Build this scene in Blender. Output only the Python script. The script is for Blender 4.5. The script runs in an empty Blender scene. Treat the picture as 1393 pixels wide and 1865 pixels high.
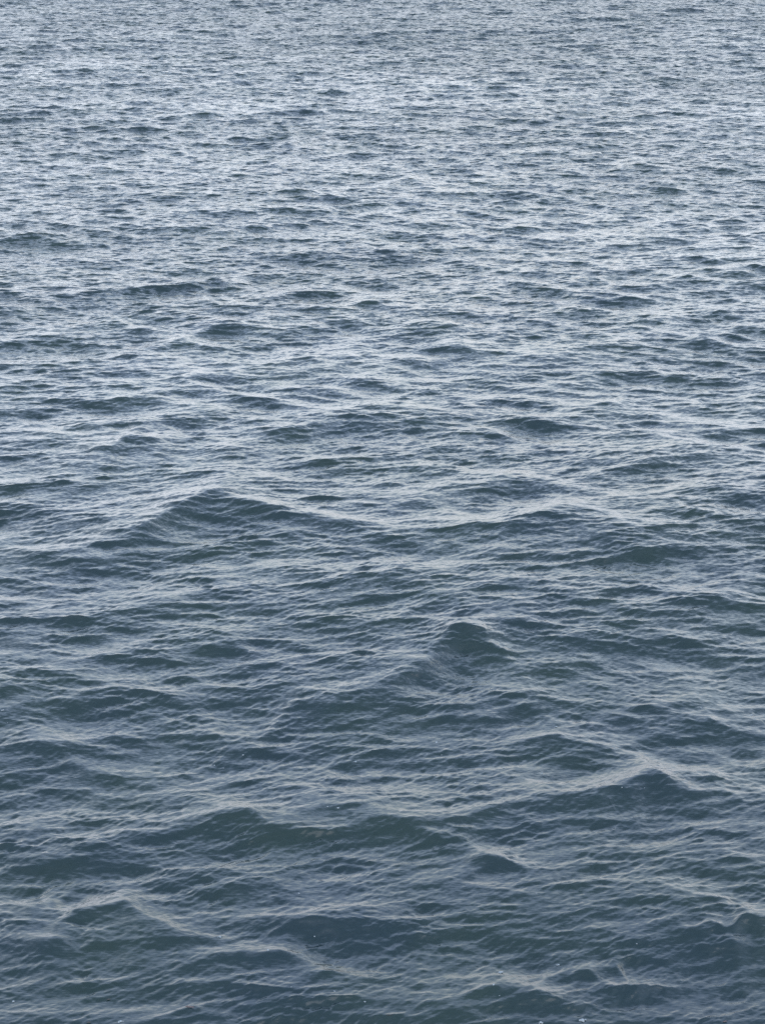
import bpy, math, time
import numpy as np
from mathutils import Vector

R = math.radians
C = bpy.context.scene.collection
scene = bpy.context.scene

# ------------------------------------------------------------------ camera
W, H = 1393.0, 1865.0            # the frame in which measurements were taken
FOC = 3300.0                     # focal length in those units
HOR = -400.0                     # where the horizon falls above the frame
CAM_H = 6.5                      # eye height over the water (a quay)
PITCH = math.atan((H / 2 - HOR) / FOC)
cam_data = bpy.data.cameras.new('camera')
cam = bpy.data.objects.new('camera', cam_data)
C.objects.link(cam)
cam.location = (0, 0, CAM_H)
cam.rotation_euler = (math.pi / 2 - PITCH, 0, 0)
cam_data.sensor_fit = 'VERTICAL'
cam_data.sensor_height = 24.0
cam_data.lens = 24.0 * FOC / H
cam_data.clip_start = 0.1
cam_data.clip_end = 20000
scene.camera = cam

def ground(px, py):
    """point of the calm water level seen at a measured place of the frame"""
    px = np.asarray(px, float); py = np.asarray(py, float)
    a = (px - W / 2) / FOC
    b = (py - H / 2) / FOC
    cp, sp = math.cos(PITCH), math.sin(PITCH)
    dy = cp - b * sp
    dz = -sp - b * cp
    t = -CAM_H / dz
    return a * t, dy * t

# ------------------------------------------------------------------ sky
SUN_EL, SUN_AZ = R(22), R(150)      # high behind the right shoulder, veiled
world = bpy.data.worlds.new('World')
scene.world = world
world.use_nodes = True
nt = world.node_tree
nt.nodes.clear()
N = nt.nodes.new
out = N('ShaderNodeOutputWorld')
bg = N('ShaderNodeBackground'); bg.inputs['Strength'].default_value = 0.12
sky = N('ShaderNodeTexSky'); sky.sky_type = 'NISHITA'
sky.sun_disc = False; sky.sun_elevation = SUN_EL; sky.sun_rotation = SUN_AZ
sky.air_density = 1.0; sky.dust_density = 2.0
tc = N('ShaderNodeTexCoord')
sep = N('ShaderNodeSeparateXYZ')
nt.links.new(tc.outputs['Generated'], sep.inputs[0])
# cloud deck: a brighter, faintly warm band low down, slate blue overhead
ramp = N('ShaderNodeValToRGB')
cr = ramp.color_ramp
cr.interpolation = 'B_SPLINE'
stops = [(0.0, (1.46, 1.52, 1.44)), (0.10, (1.36, 1.43, 1.42)), (0.22, (0.96, 1.05, 1.14)),
         (0.36, (0.74, 0.86, 1.05)), (0.50, (0.65, 0.79, 1.01)), (0.64, (0.51, 0.64, 0.85)),
         (0.80, (0.33, 0.43, 0.57)), (1.0, (0.21, 0.29, 0.38))]
while len(cr.elements) < len(stops):
    cr.elements.new(0.5)
for e, (p, c) in zip(cr.elements, stops):
    e.position = p; e.color = (*c, 1)
nt.links.new(sep.outputs['Z'], ramp.inputs[0])
cn = N('ShaderNodeTexNoise'); cn.inputs['Scale'].default_value = 2.2
cn.inputs['Detail'].default_value = 4.0
cmap = N('ShaderNodeMapping'); cmap.inputs['Scale'].default_value = (1, 1, 3.0)
nt.links.new(tc.outputs['Generated'], cmap.inputs[0])
nt.links.new(cmap.outputs[0], cn.inputs['Vector'])
cmr = N('ShaderNodeMapRange')
cmr.inputs['From Min'].default_value = 0.3; cmr.inputs['From Max'].default_value = 0.7
cmr.inputs['To Min'].default_value = 10.0; cmr.inputs['To Max'].default_value = 16.0
nt.links.new(cn.outputs['Fac'], cmr.inputs['Value'])
vm = N('ShaderNodeVectorMath'); vm.operation = 'SCALE'
nt.links.new(ramp.outputs['Color'], vm.inputs[0])
nt.links.new(cmr.outputs[0], vm.inputs['Scale'])
wn = N('ShaderNodeTexNoise'); wn.inputs['Scale'].default_value = 5.0; wn.inputs['Detail'].default_value = 3.0
nt.links.new(cmap.outputs[0], wn.inputs['Vector'])
wr = N('ShaderNodeValToRGB'); wr.color_ramp.interpolation = 'EASE'
wr.color_ramp.elements[0].position = 0.42; wr.color_ramp.elements[0].color = (0.93, 0.985, 1.12, 1)
wr.color_ramp.elements[1].position = 0.60; wr.color_ramp.elements[1].color = (1.0, 0.995, 1.0, 1)
nt.links.new(wn.outputs['Fac'], wr.inputs[0])
wm = N('ShaderNodeVectorMath'); wm.operation = 'MULTIPLY'
nt.links.new(vm.outputs[0], wm.inputs[0]); nt.links.new(wr.outputs[0], wm.inputs[1])
mix = N('ShaderNodeMix'); mix.data_type = 'RGBA'
mix.inputs['Factor'].default_value = 0.85
nt.links.new(sky.outputs[0], mix.inputs['A'])
nt.links.new(wm.outputs[0], mix.inputs['B'])
nt.links.new(mix.outputs['Result'], bg.inputs['Color'])
nt.links.new(bg.outputs[0], out.inputs['Surface'])

# ------------------------------------------------------------------ sun
sd = bpy.data.lights.new('sun', 'SUN')
sd.energy = 0.5; sd.angle = R(60); sd.color = (1.0, 0.96, 0.90)
sun = bpy.data.objects.new('sun', sd)
C.objects.link(sun)
# nishita: rotation 0 puts the sun towards +Y, growing clockwise
dirv = Vector((math.sin(SUN_AZ) * math.cos(SUN_EL), math.cos(SUN_AZ) * math.cos(SUN_EL), math.sin(SUN_EL)))
sun.rotation_euler = dirv.to_track_quat('Z', 'Y').to_euler()

scene.view_settings.view_transform = 'Standard'
scene.view_settings.look = 'None'
scene.view_settings.exposure = 1.14
scene.view_settings.gamma = 1.0
scene.render.engine = 'CYCLES'
scene.cycles.max_bounces = 4
scene.cycles.use_denoising = False

# ------------------------------------------------------------------ water surface
T0 = time.time()
f32 = np.float32

def tile(n, L, lo, hi, slope, direction, spread, seed, chop=1.0, p=4.0, upwave=0.05):
    """periodic random sea patch: height and sideways shift, for wavelengths lo..hi (m),
    scaled so that its slopes have the given rms"""
    rng = np.random.default_rng(seed)
    k1 = np.fft.fftfreq(n, L / n) * 2 * math.pi
    kx, ky = np.meshgrid(k1, k1)
    k = np.hypot(kx, ky); k[0, 0] = 1e-6
    klo, khi = 2 * math.pi / hi, 2 * math.pi / lo
    S = k ** -p
    S *= 1 / (1 + (klo / k) ** 8) * np.exp(-(k / khi) ** 4)
    th = np.arctan2(ky, kx) - direction
    c = np.cos(th)
    D = np.exp(-(1 - np.abs(c)) / (spread ** 2)) * np.where(c > 0, 1, upwave)
    A = np.sqrt(S * D) * (rng.normal(size=(n, n)) + 1j * rng.normal(size=(n, n)))
    A[0, 0] = 0
    sx = np.fft.ifft2(A * 1j * kx).real
    sy = np.fft.ifft2(A * 1j * ky).real
    s = math.sqrt((sx ** 2 + sy ** 2).mean())
    A *= slope / s
    h = np.fft.ifft2(A).real
    dx = -np.fft.ifft2(-1j * A * kx / k).real * chop
    dy = -np.fft.ifft2(-1j * A * ky / k).real * chop
    return np.stack([h, dx, dy], -1).astype(f32), L

def sample(t, X, Y, rot=0.0, off=(0, 0)):
    """smooth (quadratic spline) look-up of a periodic tile"""
    a, L = t
    n = a.shape[0]
    c, s = math.cos(rot), math.sin(rot)
    u = (c * X + s * Y + off[0]) * (n / L)
    v = (-s * X + c * Y + off[1]) * (n / L)
    iu = np.floor(u + 0.5); iv = np.floor(v + 0.5)
    fu = (u - iu).astype(f32); fv = (v - iv).astype(f32)
    iu = iu.astype(np.int64) % n; iv = iv.astype(np.int64) % n
    wu = (0.5 * (0.5 - fu) ** 2, 0.75 - fu ** 2, 0.5 * (0.5 + fu) ** 2)
    wv = (0.5 * (0.5 - fv) ** 2, 0.75 - fv ** 2, 0.5 * (0.5 + fv) ** 2)
    r = np.zeros(X.shape + (a.shape[-1],), f32)
    for j in range(3):
        jj = (iv + j - 1) % n
        for i in range(3):
            ii = (iu + i - 1) % n
            r += a[jj, ii] * (wu[i] * wv[j])[..., None]
    if rot and a.shape[-1] == 3:
        dx = r[..., 1] * c - r[..., 2] * s
        dy = r[..., 1] * s + r[..., 2] * c
        r[..., 1] = dx; r[..., 2] = dy
    return r

def blobs(n, L, lo, seed):
    """smooth patchiness, roughly -1..1"""
    rng = np.random.default_rng(seed)
    k1 = np.fft.fftfreq(n, L / n)
    kx, ky = np.meshgrid(k1, k1)
    k = np.hypot(kx, ky)
    A = np.fft.fft2(rng.normal(size=(n, n))) * np.exp(-(k * lo) ** 2) * (k > 0)
    g = np.fft.ifft2(A).real
    return (g / g.std()).astype(f32)[..., None], L

# the grid: columns fan out from below the camera, rows thin out with distance
uf = 0.285
ui = np.linspace(-uf, uf, 1200)
side = uf + np.cumsum(0.0006 * 1.06 ** np.arange(95))
U = np.concatenate([-side[::-1], ui, side])
rows = [2.0]
while rows[-1] < 5000:
    y = rows[-1]
    if y < 7.8: st = 0.03
    elif y < 100: st = 0.0009 * y
    else: st = 0.0009 * y * (1 + ((y - 100) / 40.0))
    st = min(st, 0.05 * y)
    rows.append(y + st)
Yr = np.array(rows)
Y0 = np.repeat(Yr[:, None], len(U), 1)
X0 = Yr[:, None] * U[None, :]
nr, nc = X0.shape
print('grid', nr, nc, nr * nc)

down = R(-90)
swell = tile(512, 53.0, 1.6, 9.0, 0.032, R(-78), 0.45, 3, 1.0)
wave = tile(1024, 23.0, 0.28, 1.4, 0.094, R(-78), 0.32, 11, 1.1)
cross = tile(1024, 19.0, 0.20, 0.9, 0.100, R(-112), 0.28, 14, 1.0)   # a second sea crossing it
chopt = tile(1024, 7.3, 0.06, 0.32, 0.148, R(-75), 0.22, 21, 0.4, p=3.7)
chopx = tile(1024, 6.1, 0.055, 0.26, 0.080, R(-104), 0.21, 24, 0.4, p=3.7)
ripple = tile(1024, 1.9, 0.024, 0.085, 0.135, R(-55), 0.24, 31, 0.1)
ripple2 = tile(1024, 2.1, 0.028, 0.10, 0.065, R(-108), 0.24, 37, 0.1)
patch = blobs(256, 31.0, 1.6, 5)
patch2 = blobs(256, 9.0, 0.35, 8)

Hh = np.zeros((nr, nc), f32); DX = Hh.copy(); DY = Hh.copy()
ys = Y0.astype(f32)
P_ = sample(patch, X0, Y0, 0.3)[..., 0]
P2 = sample(patch2, X0, Y0, 0.9)[..., 0]
g_ = np.clip((Y0 - 10) / 24, 0, 1).astype(f32); GUST = 1 - 0.15 * g_ * g_ * (3 - 2 * g_)   # rougher out in the wind
spacing = np.gradient(Yr).astype(f32)[:, None]
# single waves that stand out: (points along the crest as measured, reach of the front
# face, reach of the back, steepness); each is laid out on the water plane in metres
CREST_GAIN = 0.8
CRESTS = [
 ([(180,962),(250,942),(310,918),(360,895),(397,871),(425,880),(445,892)],42,56,.36),
 ([(440,922),(490,915),(540,928),(600,945),(690,952)],28,30,.17),
 ([(530,672),(600,655),(640,648),(668,656)],17,22,.20),
 ([(735,592),(790,580),(835,591)],18,18,.22),
 ([(755,632),(800,615),(850,624),(900,632)],24,22,.22),
 ([(508,646),(540,634),(565,646)],14,14,.22),
 ([(425,792),(480,781),(540,778),(605,765)],14,20,.20),
 ([(180,802),(240,783),(295,797)],34,25,.22),
 ([(140,836),(200,840),(265,852)],18,22,.18),
 ([(360,830),(430,822),(480,812)],14,22,.12),
 ([(650,1068),(705,1046),(740,1054),(795,1070)],26,20,.20),
 ([(700,1128),(760,1110),(820,1098),(858,1108)],16,20,.20),
 ([(590,1254),(650,1248),(710,1236),(765,1212),(805,1184),(838,1148)],36,60,.34),
 ([(720,1228),(765,1208),(805,1180),(840,1148),(870,1156)],40,34,.17),
 ([(830,1154),(880,1168),(930,1200),(960,1225)],44,24,.11),
 ([(470,1337),(505,1298),(540,1270),(590,1278),(645,1282)],26,22,.19),
 ([(690,1318),(760,1305),(840,1287),(905,1270)],22,26,.20),
 ([(340,1330),(380,1321),(440,1338)],26,14,.20),
 ([(880,972),(930,950),(980,930),(1020,915),(1060,925),(1095,945)],48,30,.17),
 ([(715,917),(750,905),(795,917)],15,15,.18),
 ([(725,945),(790,945),(855,952)],18,16,.18),
 ([(820,1060),(900,1058),(960,1065),(1045,1072)],16,20,.16),
 ([(1205,1275),(1250,1262),(1290,1260),(1325,1277)],30,32,.22),
 ([(1260,1307),(1293,1299),(1325,1312)],22,14,.24),
 ([(1050,1366),(1110,1350),(1150,1330),(1200,1320),(1240,1327)],22,32,.20),
 ([(1095,1425),(1135,1402),(1180,1385),(1230,1398),(1300,1424)],62,28,.28),
 ([(690,1480),(760,1488),(820,1482),(870,1460),(950,1438),(1040,1426),(1100,1428)],32,36,.34),
 ([(470,1473),(520,1470),(560,1459),(605,1463),(650,1452),(705,1466)],30,26,.26),
 ([(340,1478),(390,1468),(430,1461),(460,1478),(500,1490)],42,20,.20),
 ([(940,1337),(985,1322),(1030,1324),(1060,1334)],28,14,.22),
 ([(815,1297),(870,1290),(905,1279),(940,1277),(985,1286),(1025,1306)],30,24,.20),
 ([(55,1637),(90,1621),(125,1613)],26,18,.20),
 ([(125,1645),(180,1630),(220,1626),(262,1648),(320,1674)],62,22,.28),
 ([(0,1570),(80,1563),(120,1555),(160,1548),(195,1544)],24,22,.22),
 ([(0,1503),(35,1502),(75,1500)],24,18,.22),
 ([(140,1528),(200,1512),(270,1507),(310,1490),(365,1484)],30,22,.22),
 ([(255,1448),(300,1449),(355,1442)],12,12,.24),
 ([(85,1380),(130,1390),(200,1389),(270,1396)],14,22,.22),
 ([(0,1345),(40,1343),(80,1347),(115,1366),(155,1386)],30,20,.18),
 ([(0,1246),(28,1245),(50,1264)],34,16,.24),
 ([(130,1272),(180,1252),(210,1242),(248,1246)],26,18,.18),
 ([(125,1336),(170,1338),(200,1332),(245,1336)],15,14,.24),
 ([(0,1702),(22,1692),(60,1699),(110,1707),(170,1705)],50,18,.22),
 ([(430,1666),(490,1671),(512,1661),(535,1668)],26,18,.22),
 ([(500,1698),(560,1674),(600,1674),(660,1690),(730,1704)],36,22,.20),
 ([(585,1667),(640,1654),(667,1639),(705,1650)],38,22,.22),
 ([(430,1733),(480,1722),(505,1722),(545,1741),(590,1756)],44,20,.24),
 ([(395,1790),(450,1798),(500,1800),(535,1795),(580,1774)],22,14,.22),
 ([(695,1812),(740,1799),(790,1795),(820,1780),(860,1775),(895,1784)],30,24,.26),
 ([(800,1822),(850,1808),(890,1796),(930,1788),(975,1802),(1025,1826)],54,22,.23),
 ([(740,1857),(795,1848),(840,1852)],24,26,.20),
 ([(975,1797),(1015,1779),(1060,1772),(1100,1785),(1140,1806)],38,20,.24),
 ([(1155,1606),(1200,1600),(1230,1624),(1280,1640),(1340,1650),(1380,1675)],28,22,.22),
 ([(1105,1700),(1150,1713),(1190,1706),(1240,1671),(1270,1671),(1300,1681),(1355,1675)],22,24,.22),
 ([(1280,1695),(1340,1684),(1400,1678)],60,16,.22),
 ([(1110,1772),(1135,1770),(1150,1795),(1165,1815)],34,18,.20),
 ([(835,1573),(880,1550),(910,1555),(930,1574)],20,16,.24),
 ([(690,1595),(780,1600),(830,1593),(875,1573)],22,22,.22),
 ([(815,1617),(860,1608),(900,1612),(950,1630),(1010,1648)],20,16,.22),
 ([(535,1522),(580,1505),(625,1517)],16,16,.20),
 ([(735,1500),(800,1507),(850,1530),(905,1562)],42,20,.16),
 ([(330,1187),(380,1170),(430,1180),(480,1198)],30,24,.17),
 ([(0,1836),(50,1843),(115,1838)],24,14,.22),
 ([(260,1860),(320,1838),(350,1834),(395,1852)],36,22,.24),
 ([(150,1782),(180,1779),(215,1783)],14,10,.30),
 ([(1140,1540),(1200,1560),(1250,1562),(1310,1570)],24,22,.16),
 ([(340,1580),(400,1597),(430,1612)],22,16,.18),
 ([(0,1290),(60,1280),(120,1278)],14,14,.14),
 ([(1040,836),(1100,821),(1165,832)],18,20,.15),
 ([(855,884),(910,852),(950,845),(1005,862)],30,24,.14),
 ([(1195,834),(1260,822),(1345,836)],15,20,.14),
 ([(910,658),(960,646),(1040,640),(1078,651)],12,16,.17),
 ([(1085,727),(1130,718),(1175,731)],14,14,.16),
 ([(295,622),(350,606),(410,590),(435,594)],10,16,.18),
 ([(530,462),(600,451),(660,445),(690,452)],12,14,.17),
 ([(635,552),(680,547),(715,556)],10,12,.17),
 ([(1050,436),(1075,431),(1100,441)],9,9,.2),
 ([(15,434),(50,416),(80,432)],12,10,.2),
 ([(145,307),(185,298),(218,307)],10,10,.2),
 ([(495,264),(530,255),(555,263)],8,8,.2),
 ([(715,328),(745,318),(775,331)],9,9,.2),
 ([(1135,302),(1175,293),(1215,306)],9,9,.2),
 ([(0,700),(60,690),(130,705)],12,16,.14),
 ([(180,1085),(260,1075),(330,1088)],20,22,.12),
 ([(1180,1010),(1250,1000),(1330,1015)],20,22,.12),
]
# fine raised threads of scum film and crossing ripples: polyline, width m, height m
THREADS = [
 [(928,1786),(950,1793),(967,1803),(985,1825),(994,1843),(1010,1862)],
 [(897,1794),(915,1803),(932,1815),(950,1832),(961,1855)],
 [(655,1453),(668,1462),(682,1474)], [(684,1446),(690,1458),(704,1472)],
 [(450,1575),(475,1586),(495,1600),(515,1613)],
 [(864,1655),(882,1668)], [(838,1659),(850,1670)],
 [(913,1672),(940,1688),(965,1703),(988,1716)],
 [(1364,1642),(1370,1652),(1374,1668)], [(1176,1717),(1186,1726),(1198,1736)],
 [(1016,1741),(1034,1752),(1052,1768)], [(232,1424),(248,1436),(268,1448)],
 [(108,1497),(118,1508),(132,1517)], [(598,1672),(630,1680),(668,1692),(704,1710)],
 [(1106,1452),(1114,1466),(1128,1478)], [(6,1502),(18,1511),(34,1509),(40,1501)],
 [(1190,1785),(1205,1802),(1228,1820)], [(1000,1598),(1040,1622),(1072,1640)],
 [(1098,1658),(1112,1668),(1122,1680)], [(712,1770),(730,1780),(738,1792)],
 [(700,1500),(740,1530),(758,1556)], [(250,1490),(262,1500),(272,1512)],
 [(380,1745),(392,1762),(402,1776)], [(392,1740),(408,1756),(416,1774)],
]
def seg_dist(x, y, P):
    """distance to a polyline, side (+ beyond it) and how far along (0..1)"""
    L = np.hypot(*(P[1:] - P[:-1]).T); cum = np.concatenate([[0], np.cumsum(L)])
    best = np.full(x.shape, 1e9); side = np.zeros(x.shape); along = np.zeros(x.shape)
    for i in range(len(L)):
        d = (P[i + 1] - P[i]) / L[i]
        rx, ry = x - P[i, 0], y - P[i, 1]
        t = np.clip(rx * d[0] + ry * d[1], 0, L[i])
        qx, qy = rx - t * d[0], ry - t * d[1]
        dist = np.hypot(qx, qy)
        m_ = dist < best
        best = np.where(m_, dist, best)
        side = np.where(m_, np.sign(d[0] * ry - d[1] * rx), side)
        along = np.where(m_, (cum[i] + t) / cum[-1], along)
    return best, side, along
def smooth_line(pts):
    P = np.array(pts, float)
    if P[0, 0] > P[-1, 0]: P = P[::-1]
    for _ in range(2):          # corner cutting
        Q = [P[0]]
        for p, q in zip(P[:-1], P[1:]):
            Q += [p * .75 + q * .25, p * .25 + q * .75]
        Q.append(P[-1]); P = np.array(Q)
    return P
def window(gx, gy, reach):
    r0, r1 = np.searchsorted(Yr, [gy.min() - reach, gy.max() + reach])
    ua = (gx.min() - reach) / max(gy.min(), 1); ub = (gx.max() + reach) / max(gy.min(), 1)
    c0, c1 = np.searchsorted(U, [min(ua, (gx.min() - reach) / gy.max()), max(ub, (gx.max() + reach) / gy.max())])
    return slice(r0, r1 + 1), slice(c0, c1 + 1)
CALM = np.zeros((nr, nc), f32); FEAT = CALM.copy()
for k, (pts, fr, bk, st) in enumerate(CRESTS):
    P = smooth_line(pts)
    gx, gy = ground(P[:, 0], P[:, 1])
    pm = P[:, 1].mean()
    wf = float(ground(0, pm)[1] - ground(0, pm + fr)[1])
    wb = 1.25 * float(ground(0, pm - bk)[1] - ground(0, pm)[1])
    A = CREST_GAIN * st * wf
    A = min(A, 0.26 * abs(gx[-1] - gx[0]) / 2)
    gx = gx * (1 - A / CAM_H); gy = gy * (1 - A / CAM_H)
    sl = window(gx, gy, 4 * max(wf, wb))
    x = X0[sl]; y = Y0[sl]
    # wobble the line a little so that it is not a clean curve
    xw, yw = x, y
    o = np.argsort(gx); lx, ly = gx[o], gy[o]
    x0, x1 = lx[0], lx[-1]; half = (x1 - x0) / 2; mid = (x0 + x1) / 2
    # the crest line as a gentle curve, running on straight past both ends
    fx = np.linspace(x0 - 2 * half, x1 + 2 * half, 241)
    fy = np.interp(fx, lx, ly)
    e0 = np.clip((np.interp(x0 + .3 * half, lx, ly) - ly[0]) / (.3 * half), -.8, .8)
    e1 = np.clip((ly[-1] - np.interp(x1 - .3 * half, lx, ly)) / (.3 * half), -.8, .8)
    fy += np.where(fx < x0, (fx - x0) * e0 * .5, 0) + np.where(fx > x1, (fx - x1) * e1 * .5, 0)
    kern = np.exp(-0.5 * (np.arange(-24, 25) / 7.0) ** 2); kern /= kern.sum()
    fy = np.convolve(np.pad(fy, 24, mode='edge'), kern, 'valid')
    fm = 1 / np.sqrt(1 + np.gradient(fy, fx) ** 2)
    fm = np.convolve(np.pad(fm, 24, mode='edge'), kern, 'valid')
    rg = np.random.default_rng(900 + k)
    for w_ in (3, 5, 8):     # no crest is a clean curve
        fy = fy + 0.30 * wf / w_ * np.sin(w_ * rg.uniform(.8, 1.2) * (fx - mid) / half + rg.uniform(0, 6.3))
    yc = np.interp(xw, fx, fy); slow = np.interp(xw, fx, fm)
    dy_ = yw - yc
    q = np.where(dy_ > 0, dy_ / wb, -dy_ / wf)
    prof = np.exp(-1.6 * (np.sqrt(q * q + 0.03) - 0.173)) - 0.28 * np.exp(-((q - 1.9) / 0.8) ** 2)
    tap = np.exp(-0.9 * np.abs((x - mid) / (1.4 * half)) ** 2.0)
    g = (prof * tap * slow ** 0.6).astype(f32)
    FEAT[sl] = np.maximum(FEAT[sl], (np.exp(-0.5 * q * q) * tap).astype(f32))
    Hh[sl] += A * g
    DY[sl] -= 0.12 * A * np.clip(g, 0, 1) ** 2
    CALM[sl] = np.maximum(CALM[sl], np.where(dy_ < 0, np.clip(g, 0, 1), 0) ** 0.7 * min(1, st / .22))
for pts in THREADS:
    P = smooth_line(pts)
    gx, gy = ground(P[:, 0], P[:, 1])
    sl = window(gx, gy, 0.06)
    d, sd_, al = seg_dist(X0[sl] + 0.004 * P2[sl], Y0[sl], np.stack([gx, gy], 1))
    Hh[sl] += (0.0013 * np.exp(-(d / 0.007) ** 2) * np.sin(np.pi * al) ** 0.5).astype(f32)

DY -= 0.45 * Hh        # the wind leans the seas forward: steep fronts, gentle backs
for t, rot, off, lam, mod in (
        (swell, 0.0, (3, 7), 1.6, None),
        (wave, 0.11, (2, 5), 0.33, (1 + 0.18 * P_) * (1 - 0.35 * FEAT)),
        (cross, -0.05, (4, 1), 0.28, (1 - 0.25 * P_) * (1 - 0.35 * FEAT)),
        (chopx, 0.04, (3, 1), 0.06, np.clip(1 - 0.3 * P_ + 0.3 * P2, 0.2, 1.7) * (1 - 0.2 * CALM) * GUST),
        (chopt, -0.07, (1, 2), 0.06, np.clip(1 + 0.25 * P_ + 0.25 * P2, 0.3, 1.6) * GUST * (1 - 0.2 * CALM)),
        (ripple2, -0.03, (0, 0), 0.03, np.clip(1 - 0.5 * P_ + 0.3 * P2, 0.1, 1.6)),
        (ripple, 0.05, (0, 0), 0.03, np.clip(1 + 0.30 * P_ + 0.35 * P2, 0.2, 1.5) * (1 - 0.45 * CALM))):
    r = sample(t, X0, Y0, rot, off)
    lean = 0.45 if lam > 0.2 else 0.12 if lam > 0.04 else 0.0
    fade = 1 / (1 + (spacing / (0.7 * lam)) ** 2)
    if mod is not None: fade = fade * mod
    DY -= lean * r[..., 0] * fade
    Hh += r[..., 0] * fade; DX += r[..., 1] * fade; DY += r[..., 2] * fade

X = X0 + DX; Y = Y0 + DY; Z = Hh
Y = np.maximum.accumulate(Y - 0.25 * Y0, axis=0) + 0.25 * Y0      # no sheet may fold over itself

co = np.empty((nr * nc, 3), f32)
co[:, 0] = X.ravel(); co[:, 1] = Y.ravel(); co[:, 2] = Z.ravel()
idx = np.arange(nr * nc, dtype=np.int32).reshape(nr, nc)
quads = np.stack([idx[:-1, :-1], idx[:-1, 1:], idx[1:, 1:], idx[1:, :-1]], -1).reshape(-1, 4)
me = bpy.data.meshes.new('water')
me.vertices.add(len(co)); me.vertices.foreach_set('co', co.ravel())
me.loops.add(quads.size); me.loops.foreach_set('vertex_index', quads.ravel())
me.polygons.add(len(quads))
me.polygons.foreach_set('loop_start', np.arange(0, quads.size, 4, dtype=np.int32))
me.update(calc_edges=True)
me.polygons.foreach_set('use_smooth', np.ones(len(quads), bool))
me.update()
water = bpy.data.objects.new('water', me)
C.objects.link(water)
water['kind'] = 'structure'
water['label'] = 'rippled slate blue open water filling the whole view'
print('mesh', time.time() - T0)

m = bpy.data.materials.new('sea_water'); m.use_nodes = True
mt = m.node_tree; b = mt.nodes['Principled BSDF']
b.inputs['Base Color'].default_value = (0.013, 0.023, 0.026, 1)
b.inputs['Roughness'].default_value = 0.15
b.inputs['IOR'].default_value = 1.333
tcm = mt.nodes.new('ShaderNodeTexCoord')
mp = mt.nodes.new('ShaderNodeMapping'); mp.inputs['Rotation'].default_value = (0, 0, R(-32)); mp.inputs['Scale'].default_value = (0.28, 1, 1)
mt.links.new(tcm.outputs['Object'], mp.inputs[0])
n1 = mt.nodes.new('ShaderNodeTexNoise'); n1.inputs['Scale'].default_value = 75; n1.inputs['Detail'].default_value = 2
mt.links.new(mp.outputs[0], n1.inputs['Vector'])
# tiny wavelets tilt the surface: slope = noise colour - 0.5
sub = mt.nodes.new('ShaderNodeVectorMath'); sub.operation = 'SUBTRACT'; sub.inputs[1].default_value = (0.5, 0.5, 0.5)
mt.links.new(n1.outputs['Color'], sub.inputs[0])
mul = mt.nodes.new('ShaderNodeVectorMath'); mul.operation = 'MULTIPLY'; mul.inputs[1].default_value = (0.50, 0.76, 0.0)
mt.links.new(sub.outputs[0], mul.inputs[0])
geo = mt.nodes.new('ShaderNodeNewGeometry')
# wavelets grow where the open water lies in the wind, away from the quay
sy = mt.nodes.new('ShaderNodeSeparateXYZ'); mt.links.new(tcm.outputs['Object'], sy.inputs[0])
gst = mt.nodes.new('ShaderNodeMapRange'); gst.interpolation_type = 'SMOOTHSTEP'
for k_, v_ in (('From Min', 9), ('From Max', 33), ('To Min', 0.0), ('To Max', 1.15)): gst.inputs[k_].default_value = v_
# and lie in uneven lanes, roughest far out
wl = mt.nodes.new('ShaderNodeTexNoise'); wl.inputs['Scale'].default_value = 0.11; wl.inputs['Detail'].default_value = 3
mpw = mt.nodes.new('ShaderNodeMapping'); mpw.inputs['Rotation'].default_value = (0, 0, R(12)); mpw.inputs['Scale'].default_value = (0.8, 1.0, 1)
mt.links.new(tcm.outputs['Object'], mpw.inputs[0]); mt.links.new(mpw.outputs[0], wl.inputs['Vector'])
wa = mt.nodes.new('ShaderNodeMath'); wa.operation = 'MULTIPLY_ADD'; wa.inputs[1].default_value = 45.0; wa.inputs[2].default_value = -22.5
mt.links.new(wl.outputs['Fac'], wa.inputs[0])
wb_ = mt.nodes.new('ShaderNodeMath'); wb_.operation = 'ADD'
mt.links.new(wa.outputs[0], wb_.inputs[0]); mt.links.new(sy.outputs['Y'], wb_.inputs[1])
mt.links.new(wb_.outputs[0], gst.inputs['Value'])
gs2 = mt.nodes.new('ShaderNodeMapRange'); gs2.interpolation_type = 'SMOOTHSTEP'
for k_, v_ in (('From Min', 32), ('From Max', 54), ('To Min', 0.0), ('To Max', 1.3)): gs2.inputs[k_].default_value = v_
mt.links.new(wb_.outputs[0], gs2.inputs['Value'])
gsum = mt.nodes.new('ShaderNodeMath'); gsum.operation = 'ADD'
mt.links.new(gst.outputs[0], gsum.inputs[0]); mt.links.new(gs2.outputs[0], gsum.inputs[1])
mp2 = mt.nodes.new('ShaderNodeMapping'); mp2.inputs['Rotation'].default_value = (0, 0, R(-12)); mp2.inputs['Scale'].default_value = (0.35, 1, 1)
mt.links.new(tcm.outputs['Object'], mp2.inputs[0])
n2 = mt.nodes.new('ShaderNodeTexNoise'); n2.inputs['Scale'].default_value = 20; n2.inputs['Detail'].default_value = 3
mt.links.new(mp2.outputs[0], n2.inputs['Vector'])
sub2 = mt.nodes.new('ShaderNodeVectorMath'); sub2.operation = 'SUBTRACT'; sub2.inputs[1].default_value = (0.5, 0.5, 0.5)
mt.links.new(n2.outputs['Color'], sub2.inputs[0])
mul2 = mt.nodes.new('ShaderNodeVectorMath'); mul2.operation = 'MULTIPLY'; mul2.inputs[1].default_value = (1.2, 2.1, 0.0)
mt.links.new(sub2.outputs[0], mul2.inputs[0])
rgh = mt.nodes.new('ShaderNodeMath'); rgh.operation = 'MULTIPLY_ADD'; rgh.inputs[1].default_value = 0.085; rgh.inputs[2].default_value = 0.14
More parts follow.
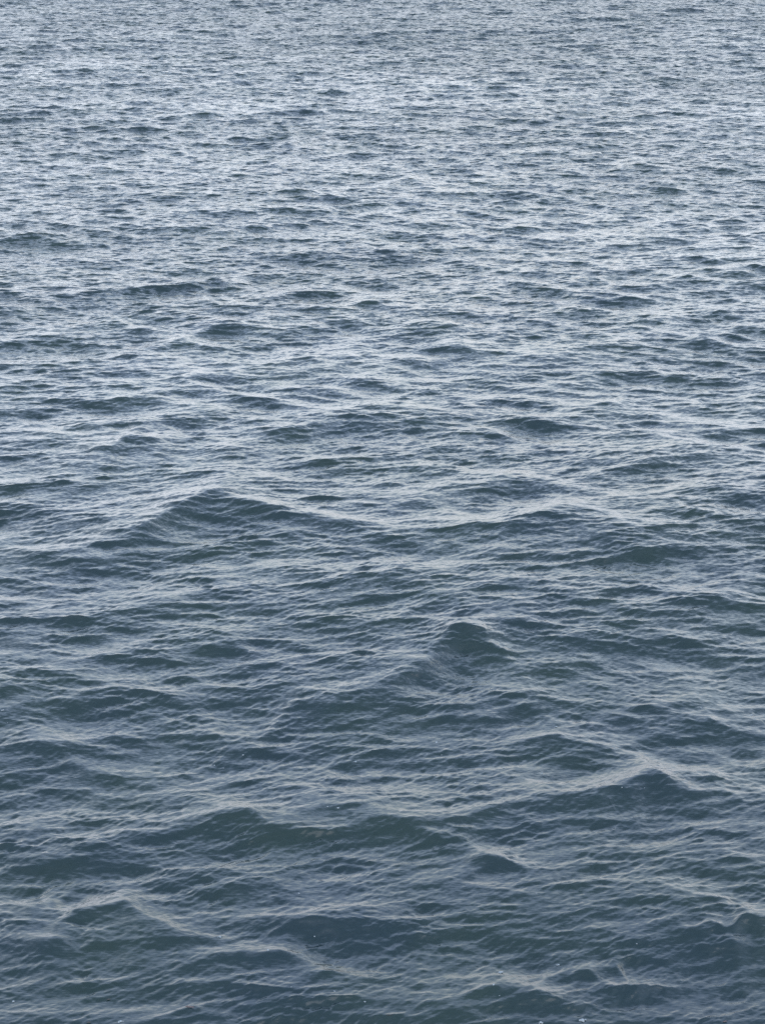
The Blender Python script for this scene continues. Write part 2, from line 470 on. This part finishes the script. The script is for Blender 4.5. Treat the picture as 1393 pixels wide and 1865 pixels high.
mt.links.new(gsum.outputs[0], rgh.inputs[0]); mt.links.new(rgh.outputs[0], b.inputs['Roughness'])
sc2 = mt.nodes.new('ShaderNodeVectorMath'); sc2.operation = 'SCALE'
mt.links.new(mul2.outputs[0], sc2.inputs[0]); mt.links.new(gsum.outputs[0], sc2.inputs['Scale'])
sc_ = mt.nodes.new('ShaderNodeVectorMath'); sc_.operation = 'ADD'
mt.links.new(mul.outputs[0], sc_.inputs[0]); mt.links.new(sc2.outputs[0], sc_.inputs[1])
add = mt.nodes.new('ShaderNodeVectorMath'); add.operation = 'ADD'
mt.links.new(geo.outputs['Normal'], add.inputs[0]); mt.links.new(sc_.outputs[0], add.inputs[1])
nrm = mt.nodes.new('ShaderNodeVectorMath'); nrm.operation = 'NORMALIZE'
# wavelets on the long lee slopes lie flatter than those on the windward fronts
spn = mt.nodes.new('ShaderNodeSeparateXYZ'); mt.links.new(add.outputs[0], spn.inputs[0])
mn = mt.nodes.new('ShaderNodeMath'); mn.operation = 'MINIMUM'; mn.inputs[1].default_value = 0.0
mx = mt.nodes.new('ShaderNodeMath'); mx.operation = 'MAXIMUM'; mx.inputs[1].default_value = 0.0
ma = mt.nodes.new('ShaderNodeMath'); ma.operation = 'MULTIPLY_ADD'; ma.inputs[1].default_value = 0.5
mt.links.new(spn.outputs['Y'], mn.inputs[0]); mt.links.new(spn.outputs['Y'], mx.inputs[0])
mt.links.new(mx.outputs[0], ma.inputs[0]); mt.links.new(mn.outputs[0], ma.inputs[2])
cmn = mt.nodes.new('ShaderNodeCombineXYZ')
mt.links.new(spn.outputs['X'], cmn.inputs['X']); mt.links.new(ma.outputs[0], cmn.inputs['Y']); mt.links.new(spn.outputs['Z'], cmn.inputs['Z'])
mt.links.new(cmn.outputs[0], nrm.inputs[0])
mt.links.new(nrm.outputs[0], b.inputs['Normal'])
# silt and algae: the water's own colour drifts between slate and bottle green
tn = mt.nodes.new('ShaderNodeTexNoise'); tn.inputs['Scale'].default_value = 0.9; tn.inputs['Detail'].default_value = 3
mt.links.new(tcm.outputs['Object'], tn.inputs['Vector'])
tr = mt.nodes.new('ShaderNodeValToRGB')
tr.color_ramp.elements[0].position = .35; tr.color_ramp.elements[0].color = (0.0110, 0.0205, 0.0240, 1)
tr.color_ramp.elements[1].position = .65; tr.color_ramp.elements[1].color = (0.0135, 0.0240, 0.0215, 1)
mt.links.new(tn.outputs['Fac'], tr.inputs[0]); mt.links.new(tr.outputs['Color'], b.inputs['Base Color'])
me.materials.append(m)

# ------------------------------------------------------------------ small floating things
cpi, spi = math.cos(PITCH), math.sin(PITCH)
near_rows = int(np.searchsorted(Yr, 24.0)); ca, cb = len(side), len(side) + len(ui)
NX, NY, NZ = (a_[:near_rows, ca:cb].ravel() for a_ in (X, Y, Z))
depth = NY * cpi - (NZ - CAM_H) * spi
SPX = W / 2 + FOC * NX / depth
SPY = H / 2 - FOC * (NY * spi + (NZ - CAM_H) * cpi) / depth
def on_water(px, py):
    """the point of the modelled water surface met at a measured place"""
    d = np.hypot(SPX - px, SPY - py)
    c = np.where(d < d.min() + 1.5)[0]
    i = c[np.argmin(depth[c])]
    return Vector((float(NX[i]), float(NY[i]), float(NZ[i])))

def mat(name, col, rough, **kw):
    m_ = bpy.data.materials.new(name); m_.use_nodes = True
    b_ = m_.node_tree.nodes['Principled BSDF']
    nz = m_.node_tree.nodes.new('ShaderNodeTexNoise'); nz.inputs['Scale'].default_value = 180
    rp = m_.node_tree.nodes.new('ShaderNodeValToRGB')
    rp.color_ramp.elements[0].position = .3; rp.color_ramp.elements[0].color = (*[c * .72 for c in col], 1)
    rp.color_ramp.elements[1].position = .7; rp.color_ramp.elements[1].color = (*col, 1)
    m_.node_tree.links.new(nz.outputs['Fac'], rp.inputs[0])
    m_.node_tree.links.new(rp.outputs['Color'], b_.inputs['Base Color'])
    b_.inputs['Roughness'].default_value = rough
    return m_
foam = mat('foam', (0.19, 0.215, 0.225), 0.4)
film = mat('dark_leaf', (0.045, 0.040, 0.030), 0.35)
rust = mat('rust_leaf', (0.11, 0.07, 0.058), 0.4)

import bmesh
def bubble_mesh(seed, r, n):
    """a raft of n joined froth bubbles sitting half out of the water"""
    rg = np.random.default_rng(seed)
    bm = bmesh.new()
    for k in range(n):
        rr = r * (1.0 if k == 0 else rg.uniform(.4, .75))
        an = rg.uniform(0, 6.28); ds = 0 if k == 0 else r * rg.uniform(.9, 1.3)
        v = bmesh.ops.create_icosphere(bm, subdivisions=3, radius=rr)['verts']
        for q_ in v:
            q_.co.z = q_.co.z * .8 if q_.co.z > 0 else q_.co.z * .25
            q_.co.x += ds * math.cos(an) * 1.3; q_.co.y += ds * math.sin(an); q_.co.z += rr * .15
    me_ = bpy.data.meshes.new('foam_bubble')
    for f in bm.faces: f.smooth = True
    bm.to_mesh(me_); bm.free(); me_.materials.append(foam)
    return me_
BUBBLES = [   # place, radius in mm, bubbles in the raft, what tells it from the others
 (5, 1293, 9, 3, 'white froth fleck touching the left edge of the water, highest on that edge'),
 (14, 1315, 4, 1, 'tiny bubble just below the froth fleck on the left edge'),
 (98, 1334, 5, 2, 'pale bubble pair on the left, at the head of a long bright back slope'),
 (128, 1313, 4, 1, 'tiny bubble on pale ripples near the left, upper right of the bubble pair'),
 (266, 1397, 5, 1, 'small bubble alone left of centre, above the sharp dark wavelet'),
 (220, 1337, 4, 1, 'small bubble on the dark hollow in the upper left of the froth'),
 (444, 1374, 8, 2, 'larger froth fleck left of centre, upper right of two close small bubbles'),
 (389, 1394, 7, 2, 'left one of two froth flecks floating side by side left of centre'),
 (406, 1398, 5, 1, 'right one of two froth flecks floating side by side left of centre'),
 (647, 1385, 8, 4, 'bright froth cluster near the middle, alone on a dark slope'),
 (794, 1351, 9, 4, 'froth cluster right of centre, topmost above the row of tiny bubbles'),
 (749, 1361, 5, 2, 'faint froth fleck left of the froth cluster right of centre'),
 (765, 1371, 4, 1, 'leftmost bubble of the row of three under a froth cluster'),
 (777, 1373, 5, 1, 'middle bubble of the row of three under a froth cluster'),
 (802, 1375, 5, 2, 'rightmost bubble of the row of three under a froth cluster'),
 (1012, 1322, 8, 3, 'froth fleck on the crest of a dark mound right of centre'),
 (918, 1398, 6, 2, 'dull bubble in the trough between two froth flecks right of centre'),
 (987, 1408, 7, 2, 'bright bubble at the top of a thin streak right of centre'),
 (863, 1425, 7, 2, 'bubble in the blue hollow above the widest bright band'),
 (845, 1431, 4, 1, 'faint tiny bubble lower left of the bubble in the blue hollow'),
 (1368, 1302, 10, 4, 'froth cluster close to the right edge, highest on that side'),
 (1275, 1288, 6, 2, 'faint froth fleck under the broad mound towards the right edge'),
 (1133, 1434, 6, 1, 'left bubble of two on the large dark face at the right'),
 (1174, 1435, 4, 1, 'right bubble of two on the large dark face at the right'),
 (445, 1446, 6, 1, 'single bubble beside the pointed wavelet left of centre'),
 (614, 1471, 8, 2, 'brighter right bubble of two on the dark lens shaped face at the centre'),
 (595, 1469, 6, 1, 'fainter left bubble of two on the dark lens shaped face at the centre'),
 (544, 1626, 7, 2, 'froth fleck below the middle of the near water, on a grey slope'),
 (692, 1637, 7, 2, 'bright fleck beside a thin crest near the centre of the near water'),
 (976, 1625, 5, 1, 'small bubble on crossing ripples right of centre in the near water'),
 (26, 1824, 9, 2, 'plump bubble near the bottom left corner'),
 (220, 1859, 10, 4, 'largest froth cluster at the bottom edge, left of centre'),
 (487, 1730, 9, 1, 'round bubble at the top of a broad dark trough left of centre'),
 (574, 1704, 6, 1, 'small bubble on the dark flank right of the round bubble'),
 (402, 1706, 9, 3, 'froth fleck on the pale patch left of the round bubble'),
 (610, 1804, 6, 2, 'bright speck bubble near the bottom centre, left of the last bright band'),
 (532, 1797, 4, 1, 'tiny bubble under the thin curved crest near the bottom'),
 (664, 1823, 6, 2, 'bubble near the bottom centre, right of the bright speck bubble'),
 (1016, 1756, 8, 2, 'very bright bubble alone on smooth dark water near the bottom right'),
 (911, 1771, 12, 3, 'wide froth fleck on the crest above the dark dome at the bottom'),
 (899, 1792, 7, 2, 'froth fleck on the shoulder of the dark dome at the bottom'),
 (908, 1813, 4, 1, 'faint lowest bubble on the dark dome at the bottom'),
 (985, 1862, 10, 3, 'froth cluster cut by the bottom edge, right of the dark dome'),
 (1160, 1719, 5, 1, 'small bubble under the pale saddle at the lower right'),
 (1062, 1858, 14, 6, 'ragged froth patch at the bottom edge, right of the middle'),
]
for k, (px, py, r_, n_, lab) in enumerate(BUBBLES):
    o_ = bpy.data.objects.new('foam_bubble', bubble_mesh(100 + k, r_ * 0.00080, n_))
    C.objects.link(o_); o_.location = on_water(px, py)
    o_['label'] = lab; o_['category'] = 'bubble'; o_['group'] = 'foam bubbles floating on the near water'

def leaf_mesh(name, L_, wd, m_, seed):
    """a curled scrap of leaf: pointed outline, raised rim, thickness"""
    rg = np.random.default_rng(seed)
    bm = bmesh.new(); top = []; bot = []
    for i in range(13):
        t = i / 12; w_ = wd * math.sin(math.pi * t) ** .7 + 0.0004
        row = []; rb = []
        for j in (-1, -.5, 0, .5, 1):
            z = 0.003 + 0.25 * wd * j * j + 0.06 * L_ * (t - .5) ** 2 * 4 + rg.uniform(-1, 1) * .0004
            p_ = ((t - .5) * L_, j * w_ * .5 + 0.10 * L_ * math.sin(t * 3), z)
            row.append(bm.verts.new(p_)); rb.append(bm.verts.new((p_[0], p_[1], z - 0.0014)))
        top.append(row); bot.append(rb)
    for i in range(12):
        for j in range(4):
            bm.faces.new((top[i][j], top[i + 1][j], top[i + 1][j + 1], top[i][j + 1]))
            bm.faces.new((bot[i][j], bot[i][j + 1], bot[i + 1][j + 1], bot[i + 1][j]))
        bm.faces.new((top[i][0], bot[i][0], bot[i + 1][0], top[i + 1][0]))
        bm.faces.new((top[i][4], top[i + 1][4], bot[i + 1][4], bot[i][4]))
    for e_ in (0, 12):
        for j in range(4):
            f_ = (top[e_][j], top[e_][j + 1], bot[e_][j + 1], bot[e_][j])
            bm.faces.new(f_ if e_ == 0 else f_[::-1])
    for f in bm.faces: f.smooth = True
    me_ = bpy.data.meshes.new(name); bm.to_mesh(me_); bm.free(); me_.materials.append(m_)
    return me_
for k, (px, py, L_, wd, m_, rz, lab) in enumerate((
        (347, 1834, .050, .010, rust, -8, 'reddish brown leaf scrap on the wave crest near the bottom left'),
        (198, 1820, .022, .009, film, 10, 'small dark leaf scrap left of the reddish one, on a pale patch'),
        (163, 1862, .024, .008, film, 0, 'dark leaf scrap cut by the bottom edge at the left'),
        (708, 1849, .034, .004, film, 3, 'thin dark stem of weed at the bottom, just left of a bright band'),
        (1320, 1860, .026, .007, rust, 15, 'brown leaf scrap on the cloudy patch in the bottom right corner'))):
    nm = 'water_weed' if 'stem' in lab else 'floating_leaf'
    o_ = bpy.data.objects.new(nm, leaf_mesh(nm, L_, wd, m_, k))
    C.objects.link(o_); o_.location = on_water(px, py); o_.rotation_euler.z = R(rz)
    o_['label'] = lab; o_['category'] = 'weed stem' if 'stem' in lab else 'leaf'
    o_['group'] = 'scraps of plants floating on the near water'
